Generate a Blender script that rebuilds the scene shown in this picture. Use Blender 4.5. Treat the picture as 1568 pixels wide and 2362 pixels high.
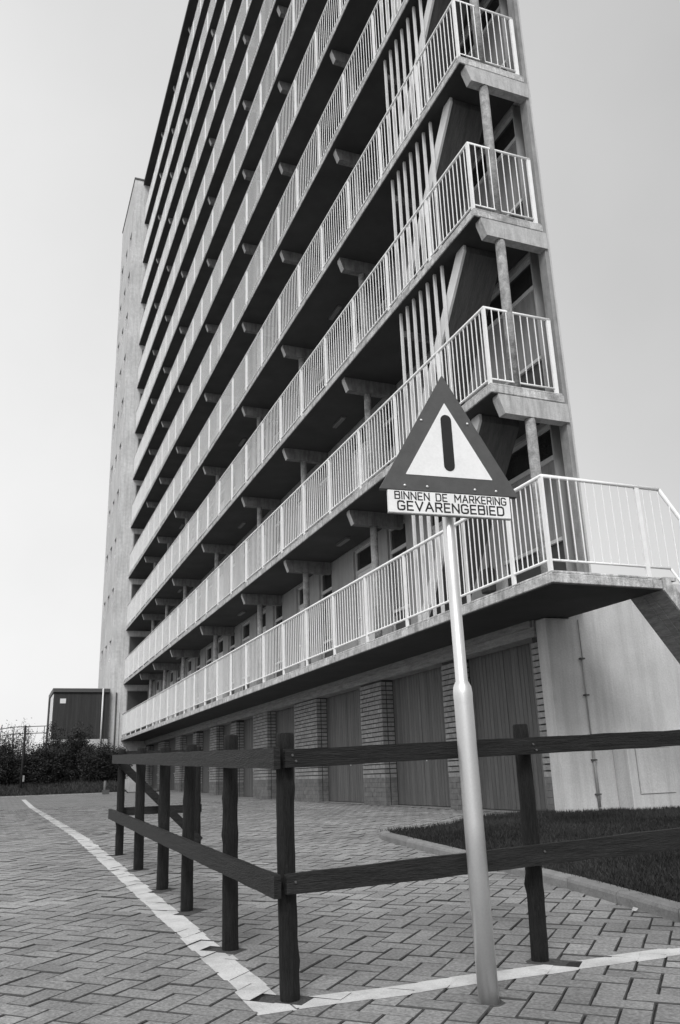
import bpy, math, random
from mathutils import Matrix, Vector

random.seed(7)
for o in list(bpy.data.objects):
    bpy.data.objects.remove(o, do_unlink=True)
S = bpy.context.scene
COL = S.collection

# ------------------------------------------------------------------ camera
cam_d = bpy.data.cameras.new('camera')
cam = bpy.data.objects.new('camera', cam_d)
COL.objects.link(cam)
cam_d.sensor_fit = 'VERTICAL'
cam_d.sensor_height = 36.0
cam_d.sensor_width = 24.0
cam_d.lens = 36.0 * 1911.19 / 2361.0
cam_d.clip_start = 0.05
cam_d.clip_end = 3000
cam.matrix_world = Matrix((
    (0.9290775, -0.08251257, -0.36056438, 0.0),
    (-0.36840994, -0.29340181, -0.88215049, 0.0),
    (-0.03300174, 0.95242168, -0.30299147, 0.78),
    (0, 0, 0, 1)))
S.camera = cam

# ------------------------------------------------------------------ sky and sun (pale, high overcast; black-and-white picture)
SUN_EL, SUN_AZ = math.radians(42), math.radians(210)      # azimuth measured from +Y towards +X
W = bpy.data.worlds.new('World')
S.world = W
W.use_nodes = True
nt = W.node_tree
nt.nodes.clear()
out = nt.nodes.new('ShaderNodeOutputWorld')
bg = nt.nodes.new('ShaderNodeBackground')
sky = nt.nodes.new('ShaderNodeTexSky')
sky.sky_type = 'NISHITA'
sky.sun_disc = False
sky.sun_elevation = SUN_EL
sky.sun_rotation = SUN_AZ
sky.altitude = 0
sky.air_density = 1.0
sky.dust_density = 6.0
sky.ozone_density = 1.0
bw = nt.nodes.new('ShaderNodeRGBToBW')
nt.links.new(sky.outputs[0], bw.inputs[0])
# an even veil of high cloud over the clear sky
veil = nt.nodes.new('ShaderNodeMix')
veil.data_type = 'FLOAT'
veil.inputs[0].default_value = 0.80
tcw = nt.nodes.new('ShaderNodeTexCoord')
dotn = nt.nodes.new('ShaderNodeVectorMath')
dotn.operation = 'DOT_PRODUCT'
dotn.inputs[1].default_value = (-0.60, 0.10, -0.52)       # thinner cloud low down and to the west
nt.links.new(tcw.outputs['Generated'], dotn.inputs[0])
mr = nt.nodes.new('ShaderNodeMapRange')
mr.inputs[1].default_value = -0.80
mr.inputs[2].default_value = 0.10
mr.inputs[3].default_value = 3.0
mr.inputs[4].default_value = 6.1
nt.links.new(dotn.outputs['Value'], mr.inputs[0])
cn = nt.nodes.new('ShaderNodeTexNoise')                     # faint unevenness of the cloud sheet
cn.inputs['Scale'].default_value = 2.2
cn.inputs['Detail'].default_value = 5
nt.links.new(tcw.outputs['Generated'], cn.inputs['Vector'])
cr_ = nt.nodes.new('ShaderNodeMapRange')
cr_.inputs[1].default_value = 0.3
cr_.inputs[2].default_value = 0.7
cr_.inputs[3].default_value = 0.93
cr_.inputs[4].default_value = 1.07
nt.links.new(cn.outputs[0], cr_.inputs[0])
cm_ = nt.nodes.new('ShaderNodeMath')
cm_.operation = 'MULTIPLY'
nt.links.new(mr.outputs[0], cm_.inputs[0])
nt.links.new(cr_.outputs[0], cm_.inputs[1])
nt.links.new(cm_.outputs[0], veil.inputs[3])
nt.links.new(bw.outputs[0], veil.inputs[2])
nt.links.new(veil.outputs[0], bg.inputs[0])
bg.inputs[1].default_value = 0.15
nt.links.new(bg.outputs[0], out.inputs[0])

sd = bpy.data.lights.new('sun', 'SUN')
sd.energy = 1.3
sd.angle = math.radians(20)
sd.color = (1, 1, 1)
sun = bpy.data.objects.new('sun', sd)
COL.objects.link(sun)
to_sun = Vector((math.sin(SUN_AZ) * math.cos(SUN_EL), math.cos(SUN_AZ) * math.cos(SUN_EL), math.sin(SUN_EL)))
sun.rotation_euler = to_sun.to_track_quat('Z', 'Y').to_euler()
sun.location = (-20, -20, 60)

S.view_settings.view_transform = 'Standard'
S.view_settings.look = 'None'
S.view_settings.exposure = 0.30
S.view_settings.gamma = 1.0
S.render.engine = 'CYCLES'

# ------------------------------------------------------------------ materials
MATS = {}


def mat(name, v, var=0.3, scale=6.0, rough=0.85, bump=0.15, metal=0.0, streak=0.0, fine=90.0,
        rnd=0.0, attr=None, spec=0.3, stretch=(1, 1, 1), blot=0.0, bdist=0.01, sscale=(7.0, 7.0, 0.55), grain=1.6):
    """neutral procedural material: cloudy tone, fine grain, optional streaks down the face"""
    if name in MATS:
        return MATS[name]
    m = bpy.data.materials.new(name)
    MATS[name] = m
    m.use_nodes = True
    n = m.node_tree.nodes
    L = m.node_tree.links
    p = n['Principled BSDF']
    p.inputs['Roughness'].default_value = rough
    p.inputs['Metallic'].default_value = metal
    p.inputs['Specular IOR Level'].default_value = spec
    tc = n.new('ShaderNodeTexCoord')
    geo = n.new('ShaderNodeNewGeometry')

    def mth(op, a, b):
        q = n.new('ShaderNodeMath')
        q.operation = op
        for i, s in enumerate((a, b)):
            if isinstance(s, (int, float)):
                q.inputs[i].default_value = s
            else:
                L.new(s, q.inputs[i])
        return q.outputs[0]

    def noise(sc, det=4, mp=None, rg=0.6):
        t = n.new('ShaderNodeTexNoise')
        t.inputs['Scale'].default_value = sc
        t.inputs['Detail'].default_value = det
        t.inputs['Roughness'].default_value = rg
        src = geo.outputs['Position']
        if mp:
            g = n.new('ShaderNodeMapping')
            g.inputs['Scale'].default_value = mp
            L.new(src, g.inputs[0])
            src = g.outputs[0]
        L.new(src, t.inputs['Vector'])
        return t.outputs[0]
    f = 1.0
    a = mth('SUBTRACT', noise(scale, 5, stretch), 0.5)
    tone = mth('ADD', mth('MULTIPLY', a, var * 2.4), 1.0)
    b = mth('SUBTRACT', noise(fine, 2, stretch), 0.5)
    tone = mth('MULTIPLY', tone, mth('ADD', mth('MULTIPLY', b, var * grain), 1.0))
    if streak:
        s = noise(1.0, 4, sscale, 0.7)
        r = n.new('ShaderNodeMapRange')
        r.inputs[1].default_value = 0.42
        r.inputs[2].default_value = 0.66
        r.inputs[3].default_value = 1.0
        r.inputs[4].default_value = 1.0 - streak
        L.new(s, r.inputs[0])
        tone = mth('MULTIPLY', tone, r.outputs[0])
    if blot:
        s = noise(3.1, 6, None, 0.72)
        r = n.new('ShaderNodeMapRange')
        r.inputs[1].default_value = 0.50
        r.inputs[2].default_value = 0.62
        r.inputs[3].default_value = 1.0
        r.inputs[4].default_value = 1.0 - blot
        L.new(s, r.inputs[0])
        tone = mth('MULTIPLY', tone, r.outputs[0])
    if rnd:
        oi = n.new('ShaderNodeObjectInfo')
        tone = mth('MULTIPLY', tone, mth('ADD', mth('MULTIPLY', mth('SUBTRACT', oi.outputs['Random'], 0.5), rnd * 2), 1.0))
    if attr:
        at = n.new('ShaderNodeAttribute')
        at.attribute_name = attr
        tone = mth('MULTIPLY', tone, mth('ADD', mth('MULTIPLY', at.outputs['Fac'], 1.0), 1.0))
    val = mth('MULTIPLY', tone, v)
    cl = n.new('ShaderNodeClamp')
    cl.inputs['Max'].default_value = 0.9
    cl.inputs['Min'].default_value = 0.004
    L.new(val, cl.inputs[0])
    cb = n.new('ShaderNodeCombineColor')
    for i in range(3):
        L.new(cl.outputs[0], cb.inputs[i])
    L.new(cb.outputs[0], p.inputs['Base Color'])
    if bump:
        bn = n.new('ShaderNodeBump')
        bn.inputs['Strength'].default_value = bump
        bn.inputs['Distance'].default_value = bdist
        L.new(mth('ADD', noise(fine * 0.7, 3, stretch), mth('MULTIPLY', noise(scale * 1.7, 4, stretch), 1.4)), bn.inputs['Height'])
        L.new(bn.outputs[0], p.inputs['Normal'])
    return m


M_SLAB = mat('weathered_concrete_edge', 0.58, 0.55, 6, 0.9, 0.8, streak=0.38, blot=0.30, sscale=(16, 16, 3.0), fine=60)
M_BEAM = mat('cast_concrete_beam', 0.18, 0.4, 7, 0.9, 0.5, streak=0.4, sscale=(12, 12, 1.6), fine=60)  # darker copy: under-slab shade on the bracket sides is in this tone
M_ENDBEAM = mat('skylit_tone_beam', 0.50, 0.25, 7, 0.9, 0.5, streak=0.3, sscale=(12, 12, 1.6), fine=60)  # paler copy: skylight on end brackets and noses put into the colour
M_SOFF = mat('gallery_underside_concrete', 0.052, 0.35, 1.4, 0.9, 0.3)  # underside shade put into the tone
M_COLUMN = mat('rough_concrete_column', 0.30, 0.7, 9, 0.9, 0.7, fine=45, blot=0.3)
M_FIN = mat('grey_concrete_fin', 0.30, 0.35, 6, 0.9, 0.4, streak=0.3)
M_PLASTER = mat('pale_plaster', 0.56, 0.24, 1.3, 0.9, 0.45, streak=0.20, fine=45, sscale=(5, 5, 0.3))
M_TOWER = mat('pale_tower_concrete', 0.60, 0.26, 0.7, 0.9, 0.3, streak=0.22, fine=8)
M_WALL = mat('painted_gallery_wall', 0.36, 0.2, 2.5, 0.8, 0.1, streak=0.2)
M_DARKWALL = mat('dark_inner_wall', 0.02, 0.3, 2, 0.9, 0.2)  # near black: shade of the deep gap by the fin put into the colour
M_BOARD = mat('board_marked_concrete', 0.10, 0.5, 2, 0.9, 0.9, stretch=(10, 1.2, 0.6), fine=14)
M_RAIL = mat('white_railing_paint', 0.86, 0.12, 8, 0.45, 0.1, spec=0.4)
M_BARS = mat('white_bar_paint', 0.68, 0.15, 6, 0.5, 0.1)
M_BRICK = mat('grey_brick', 0.27, 0.45, 14, 0.9, 0.6, rnd=0.14, attr='tone')
M_MORTAR = mat('recessed_mortar', 0.055, 0.3, 20, 0.95, 0.4)
M_PLINTH = mat('sooty_brick', 0.15, 0.5, 9, 0.9, 0.5, rnd=0.08)
M_LINTEL = mat('dark_concrete_lintel', 0.28, 0.6, 3, 0.9, 0.7, stretch=(3, 1, 9), fine=16)
M_GDOOR = mat('dark_painted_planks', 0.115, 0.45, 3, 0.6, 0.3, stretch=(6, 6, 0.5), rnd=0.14, fine=30)
M_CHROME = mat('bright_metal', 0.75, 0.1, 10, 0.3, 0.0, metal=0.6)
M_FENCE = mat('tarred_log', 0.012, 0.9, 7, 0.7, 1.0, stretch=(8, 8, 0.8), fine=40, spec=0.25)
M_FPLANK = mat('tarred_plank', 0.016, 0.9, 5, 0.62, 0.6, stretch=(1, 1, 9), fine=40, rnd=0.2, spec=0.25)
M_PAVER = mat('concrete_paver', 0.235, 0.55, 1.3, 0.9, 1.0, rnd=0.15, attr='tone', fine=75, bdist=0.006, grain=3.0)
M_JOINT = mat('sand_joint', 0.022, 0.4, 30, 0.95, 0.4)
M_EDGE = mat('grimy_paver_edge', 0.068, 0.5, 25, 0.95, 0.3)
M_SANDF = mat('dark_sand', 0.07, 0.5, 30, 0.95, 0.8, fine=120)
M_PAINT = mat('worn_line_paint', 0.60, 0.25, 7, 0.8, 0.8, fine=150, blot=0.2, bdist=0.005, grain=2.2)
M_KERB = mat('kerb_concrete', 0.22, 0.35, 8, 0.9, 0.6, rnd=0.12)
M_SOIL = mat('lawn_soil', 0.022, 0.4, 6, 0.95, 0.5)
M_GRASS = mat('dark_grass', 0.030, 0.5, 2.0, 0.7, 0.0, attr='tone', spec=0.15)
M_VERGE = mat('verge_grass', 0.03, 0.6, 1.2, 0.9, 0.6, fine=20)
M_DISTANT = mat('distant_ground', 0.10, 0.5, 0.15, 0.95, 0.2)
M_POLE = mat('galvanised_pole', 0.72, 0.10, 4, 0.38, 0.02, metal=0.85, fine=150)
M_SRED = mat('dull_sign_border', 0.092, 0.24, 20, 0.5, 0.12, fine=500)
M_SWHITE = mat('sign_white', 0.86, 0.10, 12, 0.45, 0.05)
M_SBLACK = mat('sign_black', 0.020, 0.15, 20, 0.5, 0.05)
M_SRIM = mat('sign_back_metal', 0.10, 0.2, 10, 0.5, 0.1, metal=0.3)
M_FRAME = mat('window_frame_paint', 0.55, 0.15, 5, 0.5, 0.1)
M_PANEL = mat('dark_sill_panel', 0.06, 0.25, 5, 0.6, 0.1)
M_LPANEL = mat('pale_door_panel', 0.66, 0.15, 5, 0.6, 0.1)
M_GLASS = mat('dark_window_glass', 0.03, 0.5, 1.5, 0.06, 0.02, spec=0.6)
M_CURT = mat('net_curtain_behind_glass', 0.26, 0.45, 3, 0.25, 0.1, stretch=(6, 6, 0.5), spec=0.5)
M_SHED = mat('dark_shed_boards', 0.045, 0.4, 2, 0.75, 0.3, stretch=(6, 6, 0.5), rnd=0.15)
M_WHITE = mat('plain_white_paint', 0.75, 0.08, 5, 0.5, 0.05)
M_LEAF = mat('bush_leaf', 0.035, 0.6, 1.5, 0.7, 0.0, attr='tone', spec=0.15)
M_TWIG = mat('bush_twig', 0.028, 0.4, 6, 0.85, 0.0)
M_LAMP = mat('lamp_cover', 0.14, 0.1, 5, 0.5, 0.0)
M_ROOF = mat('dark_roof_edge', 0.045, 0.3, 2, 0.8, 0.2)


def brick_sheet(name, v):
    """far paving: small joints drawn in the material where single pavers can no longer be told apart"""
    m = mat(name, v, 0.35, 1.2, 0.9, 0.5, fine=60)
    n = m.node_tree.nodes
    L = m.node_tree.links
    p = n['Principled BSDF']
    old = p.inputs['Base Color'].links[0].from_socket
    geo = n.new('ShaderNodeNewGeometry')
    mp = n.new('ShaderNodeMapping')
    mp.inputs['Rotation'].default_value[2] = math.radians(45)
    L.new(geo.outputs['Position'], mp.inputs[0])
    br = n.new('ShaderNodeTexBrick')
    br.inputs['Scale'].default_value = 1.0
    br.inputs['Brick Width'].default_value = 0.21
    br.inputs['Row Height'].default_value = 0.105
    br.inputs['Mortar Size'].default_value = 0.006
    br.inputs['Color1'].default_value = (1, 1, 1, 1)
    br.inputs['Color2'].default_value = (0.8, 0.8, 0.8, 1)
    br.inputs['Mortar'].default_value = (0.35, 0.35, 0.35, 1)
    L.new(mp.outputs[0], br.inputs['Vector'])
    mx = n.new('ShaderNodeMix')
    mx.data_type = 'RGBA'
    mx.blend_type = 'MULTIPLY'
    mx.inputs[0].default_value = 1
    L.new(old, mx.inputs[6])
    L.new(br.outputs[0], mx.inputs[7])
    L.new(mx.outputs[2], p.inputs['Base Color'])
    return m


M_FARPAVE = brick_sheet('far_paving', 0.25)


# ------------------------------------------------------------------ mesh and object helpers
class MB:
    def __init__(s):
        s.v, s.f, s.sm, s.tone = [], [], [], []

    def face(s, pts, smooth=False):
        i = len(s.v)
        s.v += [tuple(p) for p in pts]
        s.f.append(tuple(range(i, i + len(pts))))
        s.sm.append(smooth)

    def box(s, x0, x1, y0, y1, z0, z1):
        i = len(s.v)
        s.v += [(x0, y0, z0), (x1, y0, z0), (x1, y1, z0), (x0, y1, z0), (x0, y0, z1), (x1, y0, z1), (x1, y1, z1), (x0, y1, z1)]
        for q in ((3, 2, 1, 0), (4, 5, 6, 7), (0, 1, 5, 4), (1, 2, 6, 5), (2, 3, 7, 6), (3, 0, 4, 7)):
            s.f.append(tuple(i + k for k in q))
            s.sm.append(False)
        return s

    def hexa(s, P):
        i = len(s.v)
        s.v += [tuple(p) for p in P]
        for q in ((3, 2, 1, 0), (4, 5, 6, 7), (0, 1, 5, 4), (1, 2, 6, 5), (2, 3, 7, 6), (3, 0, 4, 7)):
            s.f.append(tuple(i + k for k in q))
            s.sm.append(False)
        return s

    def prism(s, poly, a, b, axis='z'):
        """extrude a 2-D polygon; axis z: poly=(x,y); axis y: poly=(x,z); axis x: poly=(y,z)"""
        def P(p, h):
            return {'z': (p[0], p[1], h), 'y': (p[0], h, p[1]), 'x': (h, p[0], p[1])}[axis]
        n = len(poly)
        i = len(s.v)
        s.v += [P(p, a) for p in poly] + [P(p, b) for p in poly]
        area = sum(poly[k][0] * poly[(k + 1) % n][1] - poly[(k + 1) % n][0] * poly[k][1] for k in range(n))
        flip = (area < 0) ^ (b < a) ^ (axis == 'y')
        fs = [tuple(range(i + n - 1, i - 1, -1)), tuple(range(i + n, i + 2 * n))]
        fs += [(i + k, i + (k + 1) % n, i + n + (k + 1) % n, i + n + k) for k in range(n)]
        for f in fs:
            s.f.append(tuple(reversed(f)) if flip else f)
            s.sm.append(False)
        return s

    def tube(s, pts, rad, n=8, cap=True, smooth=True):
        pts = [Vector(p) for p in pts]
        if not isinstance(rad, (list, tuple)):
            rad = [rad] * len(pts)
        i0 = len(s.v)
        up = None
        for k, p in enumerate(pts):
            d = (pts[min(k + 1, len(pts) - 1)] - pts[max(k - 1, 0)]).normalized()
            if up is None:
                up = Vector((0, 0, 1)) if abs(d.z) < 0.9 else Vector((1, 0, 0))
            a = d.cross(up).normalized()
            b = a.cross(d).normalized()
            up = b
            for j in range(n):
                t = 2 * math.pi * j / n
                r = rad[k][j] if isinstance(rad[k], (list, tuple)) else rad[k]
                s.v.append(tuple(p + (a * math.cos(t) + b * math.sin(t)) * r))
        for k in range(len(pts) - 1):
            for j in range(n):
                A = i0 + k * n + j
                B = i0 + k * n + (j + 1) % n
                s.f.append((A, B, B + n, A + n))
                s.sm.append(smooth)
        if cap:
            s.f.append(tuple(i0 + j for j in range(n - 1, -1, -1)))
            s.f.append(tuple(i0 + (len(pts) - 1) * n + j for j in range(n)))
            s.sm += [False, False]
        return s

    def mesh(s, name, m, tone=None):
        me = bpy.data.meshes.new(name)
        me.from_pydata(s.v, [], s.f)
        if any(s.sm):
            me.polygons.foreach_set('use_smooth', s.sm)
        for mm in (m if isinstance(m, (list, tuple)) else [m]):
            me.materials.append(mm)
        if tone:
            at = me.attributes.new('tone', 'FLOAT', 'FACE')
            at.data.foreach_set('value', tone)
        me.update()
        return me


WM = {}
ROOTS = []


def put(name, mesh, parent=None, loc=None, rot=None):
    o = bpy.data.objects.new(name, mesh)
    COL.objects.link(o)
    w = Matrix.Translation(loc) if loc is not None else Matrix.Identity(4)
    if rot is not None:
        w = w @ rot.to_4x4()
    WM[o.name] = w
    o.matrix_basis = w
    if parent is not None:
        o.parent = parent
        o.matrix_parent_inverse = WM[parent.name].inverted()
    return o


def thing(name, label, cat, loc, group=None):
    o = put(name, None, None, loc)
    o.empty_display_size = 0.2
    return tag(o, label, cat, group)


def tag(o, label=None, cat=None, group=None, kind=None):
    if label:
        o['label'] = label
    if cat:
        o['category'] = cat
    if group:
        o['group'] = group
    if kind:
        o['kind'] = kind
    return o


def bevel(o, w, seg=1):
    b = o.modifiers.new('edge', 'BEVEL')
    b.width = w
    b.segments = seg
    b.limit_method = 'ANGLE'
    return o


# ------------------------------------------------------------------ ground profile: rises gently away from the camera
ZY = [(-40, -0.35), (0, -0.08), (3.3, 0.0), (8.6, 0.138), (11, 0.19), (16, 0.21), (25, 0.24), (36, 0.40), (60, 0.75), (120, 0.8), (1500, 0.8)]


def zg(y):
    for (a, za), (b, zb) in zip(ZY, ZY[1:]):
        if y <= b:
            t = (y - a) / (b - a)
            return za + (zb - za) * max(t, 0)
    return ZY[-1][1]


def sheet(x0, x1, ys, off, name, m, kind='structure'):
    b = MB()
    for ya, yb in zip(ys, ys[1:]):
        b.face([(x0, ya, zg(ya) + off), (x1, ya, zg(ya) + off), (x1, yb, zg(yb) + off), (x0, yb, zg(yb) + off)])
    o = put(name, b.mesh(name, m))
    o['kind'] = kind
    return o


ys_all = [-40, 0, 3.3, 8.6, 11, 16, 25, 36, 60, 120, 1500]
ground = sheet(-1500, 1500, ys_all, -0.16, 'ground', M_DISTANT)
PAVE_FAR = 24.0
pavement = sheet(-9, 7.3, [-4, 0, 3.3, 8.6, 11, 16, PAVE_FAR], -0.0075, 'pavement', M_JOINT)
farpave = sheet(-30, 7.3, [PAVE_FAR, 25, 36, 36.2], -0.003, 'pavement', M_FARPAVE)
sheet(-30, -9.0, [-4, 0, 3.3, 8.6, 11, 16, PAVE_FAR], -0.003, 'pavement', M_FARPAVE)

# kerb line of the lawn (front face), from near the camera to its rounded tip
KERB = [(2.72, -0.6), (3.02, 1.6), (3.30, 3.70), (3.465, 4.85), (3.555, 5.95), (3.64, 7.0), (3.76, 8.35), (3.83, 8.58)]


def kerb_x(y):
    if y <= KERB[0][1]:
        return KERB[0][0]
    for (xa, ya), (xb, yb) in zip(KERB, KERB[1:]):
        if y <= yb:
            return xa + (xb - xa) * (y - ya) / (yb - ya)
    return None


LAWN_EDGE = [(3.95, 8.62), (4.20, 8.72), (4.48, 8.75), (4.87, 8.95), (5.35, 9.44), (5.79, 9.72), (6.4, 9.95), (6.96, 10.05)]


def in_lawn(x, y, pad=0.0):
    if y < 8.58:
        k = kerb_x(y)
        return x > k - pad
    if x < LAWN_EDGE[0][0] - pad:
        return False
    for (xa, ya), (xb, yb) in zip(LAWN_EDGE, LAWN_EDGE[1:]):
        if x <= xb:
            return y < ya + (yb - ya) * max(0, (x - xa) / (xb - xa)) + pad
    return y < 10.05


# ------------------------------------------------------------------ pavers: 45-degree herringbone
WP = 0.107
# stones taken up where posts were dug in
HOLES = [(1.078, 3.291, .085), (1.087, 4.198, .08), (1.118, 5.322, .08), (1.129, 6.25, .08), (1.144, 7.406, .08), (1.138, 8.574, .08), (2.225, 3.359, .08), (1.868, 8.56, .08), (1.708, 2.932, .05)]
cs = math.sqrt(0.5)
pav = []
R_ = 330
for i in range(-60, 300):
    for j in range(-150, 220):
        q = (i + j) % 4
        if q == 0:
            u0, v0, lu, lv = i, j, 2, 1
        elif q == 2:
            u0, v0, lu, lv = i, j, 1, 2
        else:
            continue
        # upright bricks cover (i,j) and (i,j+1); flat bricks cover (i,j) and (i+1,j)
        u, v = (u0 + lu / 2) * WP, (v0 + lv / 2) * WP
        x, y = cs * (u - v) + 0.031, cs * (u + v) + 0.017
        if y < 1.3 or y > PAVE_FAR - 0.05 or x < -2.6 - 0.0 or x > 6.9:
            continue
        if x < -1.2 and y > 12:
            continue
        if in_lawn(x, y, -0.06 if y < 8.5 else 0.02):
            continue
        if any(math.hypot(x - a, y - b_) < r_ for a, b_, r_ in HOLES):
            continue
        pav.append((x, y, lu > lv))
# size in the picture falls with distance from the camera: the nearest visible 300 are single objects
pos = Vector((0, 0, 0.78))
cmw = cam.matrix_world.inverted()


def ndc(p):
    c = cmw @ Vector(p)
    if c.z > -0.05:
        return None
    k = 1911.19 / -c.z
    return (784 + c.x * k, 1180.5 - c.y * k)


def seen(p, m=10):
    q = ndc(p)
    return q is not None and -m < q[0] < 1568 + m and -m < q[1] < 2361 + m


vis = sorted((p for p in pav if seen((p[0], p[1], zg(p[1])))), key=lambda p: p[0] ** 2 + p[1] ** 2)
single = set((p[0], p[1]) for p in vis[:300])


def paver_pts(l, w, h=0.05, ch=0.0036):
    a, b = l / 2, w / 2
    r = []
    for (dx, dy, z) in ((0.002, 0.002, -h), (0, 0, -ch), (ch, ch, 0)):
        r += [(-a + dx, -b + dy, z), (a - dx, -b + dy, z), (a - dx, b - dy, z), (-a + dx, b - dy, z)]
    f = []
    for k in (0, 4):
        for j in range(4):
            f.append((k + j, k + (j + 1) % 4, k + 4 + (j + 1) % 4, k + 4 + j))
    f.append((8, 9, 10, 11))
    return r, f


PV, PF = paver_pts(2 * WP - 0.0050, WP - 0.0050)
pm = []
for k in range(5):                                   # a few worn shapes shared by the single pavers
    rr = random.Random(k)
    b = MB()
    b.v = [(x + rr.uniform(-.0012, .0012), y + rr.uniform(-.0012, .0012), z) for x, y, z in PV]
    b.f = PF
    b.sm = [False] * len(PF)
    me = b.mesh('paver', [M_PAVER, M_EDGE])
    me.polygons.foreach_set('material_index', [1] * 8 + [0])
    pm.append(me)
PAVED = []
allb = MB()
tones = []
rp = random.Random(3)
for (x, y, flat) in pav:
    ang = math.radians(45) + (0 if flat else math.pi / 2) + rp.gauss(0, 0.006)
    z = zg(y) + rp.gauss(0, 0.0016)
    slope = (zg(y + 0.1) - zg(y - 0.1)) / 0.2
    tx, ty = math.atan(slope) + rp.gauss(0, 0.006), rp.gauss(0, 0.006)
    rot = Matrix.Rotation(tx, 3, 'X') @ Matrix.Rotation(ty, 3, 'Y') @ Matrix.Rotation(ang, 3, 'Z')
    PAVED.append((Vector((x, y, z)), rot, flat))
    if (x, y) in single:
        put('paver', pm[rp.randrange(5)], pavement, (x, y, z), rot)
    else:
        i = len(allb.v)
        c = Vector((x, y, z))
        for p in PV:
            allb.v.append(tuple(c + rot @ Vector(p)))
        t = rp.uniform(-.16, .16)
        for f in PF:
            allb.f.append(tuple(i + k for k in f))
            allb.sm.append(False)
            tones.append(t)
me = allb.mesh('paver', [M_PAVER, M_EDGE], tones)
me.polygons.foreach_set('material_index', ([1] * 8 + [0]) * (len(tones) // 9))
o = put('paver', me, pavement)
tag(o, kind='stuff')

rf = random.Random(8)
for (hx, hy, hr) in HOLES:
    b = MB()
    n = 14
    ring = []
    for k in range(n):
        a = 2 * math.pi * k / n
        r_ = (hr + 0.05) * rf.uniform(0.8, 1.15)
        yy0 = hy + r_ * math.sin(a)
        ring.append((hx + r_ * math.cos(a), yy0, zg(yy0) - 0.007 + rf.uniform(-.002, .002)))
    for k in range(n):
        b.face([(hx, hy, zg(hy) + 0.004), ring[k], ring[(k + 1) % n]], True)
    put('sand_fill', b.mesh('sand_fill', M_SANDF), pavement)

# ------------------------------------------------------------------ painted lines on the paving


def clip(poly, a, c, keep_less):
    """clip a polygon [(x,y,..)] on axis a at value c"""
    o = []
    n = len(poly)
    for k in range(n):
        p, q = poly[k], poly[(k + 1) % n]
        ip = (p[a] <= c) if keep_less else (p[a] >= c)
        iq = (q[a] <= c) if keep_less else (q[a] >= c)
        if ip:
            o.append(p)
        if ip != iq:
            t = (c - p[a]) / (q[a] - p[a])
            o.append(tuple(p[m] + (q[m] - p[m]) * t for m in range(3)))
    return o


def paint_strip(label, box, jit, seed, split=None):
    """paint lies on each paver it crosses, so its edge steps from stone to stone and joints stay open"""
    r = random.Random(seed)
    b = MB()
    for (c, rot, flat) in PAVED:
        j = [r.gauss(0, jit) for _ in range(4)]
        x0, x1, y0, y1 = box[0] + j[0], box[1] + j[1], box[2] + j[2], box[3] + j[3]
        if not (x0 - .15 < c.x < x1 + .15 and y0 - .15 < c.y < y1 + .15):
            continue
        a, w = WP + 0.0006, WP / 2 + 0.0006
        top = [tuple(c + rot @ Vector(p)) for p in ((-a, -w, .0012), (a, -w, .0012), (a, w, .0012), (-a, w, .0012))]
        for ax, v, less in ((0, x0, 0), (0, x1, 1), (1, y0, 0), (1, y1, 1)):
            if top:
                top = clip(top, ax, v, less)
        if len(top) > 2 and not (split and r.random() < 0.0):
            b.face(top)
    o = put('line_marking', b.mesh('line_marking', M_PAINT))
    o['kind'] = 'structure'
    o['label'] = label
    return o


paint_strip('long white painted line running beside the fence posts into the distance', (0.925, 1.062, 3.155, PAVE_FAR), 0.005, 1)
paint_strip('white painted line crossing the foreground behind the sign pole', (1.064, 3.22, 3.158, 3.292), 0.006, 2)
b = MB()
for ya, yb in ((24.0, 25.0), (25.0, 32.5)):
    b.face([(0.925, ya, zg(ya) + .001), (1.062, ya, zg(ya) + .001), (1.062, yb, zg(yb) + .001), (0.925, yb, zg(yb) + .001)])
o = put('line_marking', b.mesh('line_marking', M_PAINT))
tag(o, 'far end of the white painted line near the verge', kind='structure')

# ------------------------------------------------------------------ lawn, kerb, grass
KH, KW = 0.07, 0.10
kerb = MB()
kp = [(px, py) for px, py in KERB]
kerb_root = None
kb = 0
stones = []
tot = []
for (xa, ya), (xb, yb) in zip(KERB, KERB[1:]):
    n = max(1, round(math.hypot(xb - xa, yb - ya) / 0.6)) if yb > 1 else 2
    for k in range(n):
        t0, t1 = k / n, (k + 1) / n
        tot.append(((xa + (xb - xa) * t0, ya + (yb - ya) * t0), (xa + (xb - xa) * t1, ya + (yb - ya) * t1)))


def kerb_stone(p, q, gap=0.004, w=KW):
    d = Vector((q[0] - p[0], q[1] - p[1], 0)).normalized()
    nn = Vector((d.y, -d.x, 0))          # towards the lawn (+x side)
    b = MB()
    ring = []
    for s, (px, py) in ((gap, p), (-gap, q)):
        c = Vector((px, py, zg(py))) + d * s
        prof = [(0, -0.08), (0, KH - 0.025), (0.008, KH - 0.008), (0.026, KH), (w, KH), (w, -0.08)]
        ring.append([tuple(c + nn * a + Vector((0, 0, h))) for a, h in prof])
    i = 0
    A, B = ring
    m = len(A)
    for k in range(m):
        b.face([A[k], B[k], B[(k + 1) % m], A[(k + 1) % m]])
    b.face(list(reversed(A)))
    b.face(B)
    return b.mesh('kerb_stone', M_KERB)


kerb_o = None
for k, (p, q) in enumerate(tot):
    if kerb_o is None:
        kerb_o = put('kerb', kerb_stone(p, q))
        kerb_o['kind'] = 'structure'
    else:
        put('kerb_stone', kerb_stone(p, q), kerb_o)
# rounded end stone turning towards the lawn
ar = [(3.83, 8.58), (3.86, 8.66), (3.93, 8.71), (4.02, 8.72)]
for p, q in zip(ar, ar[1:]):
    put('kerb_stone', kerb_stone(p, q, 0.0), kerb_o)

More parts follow.
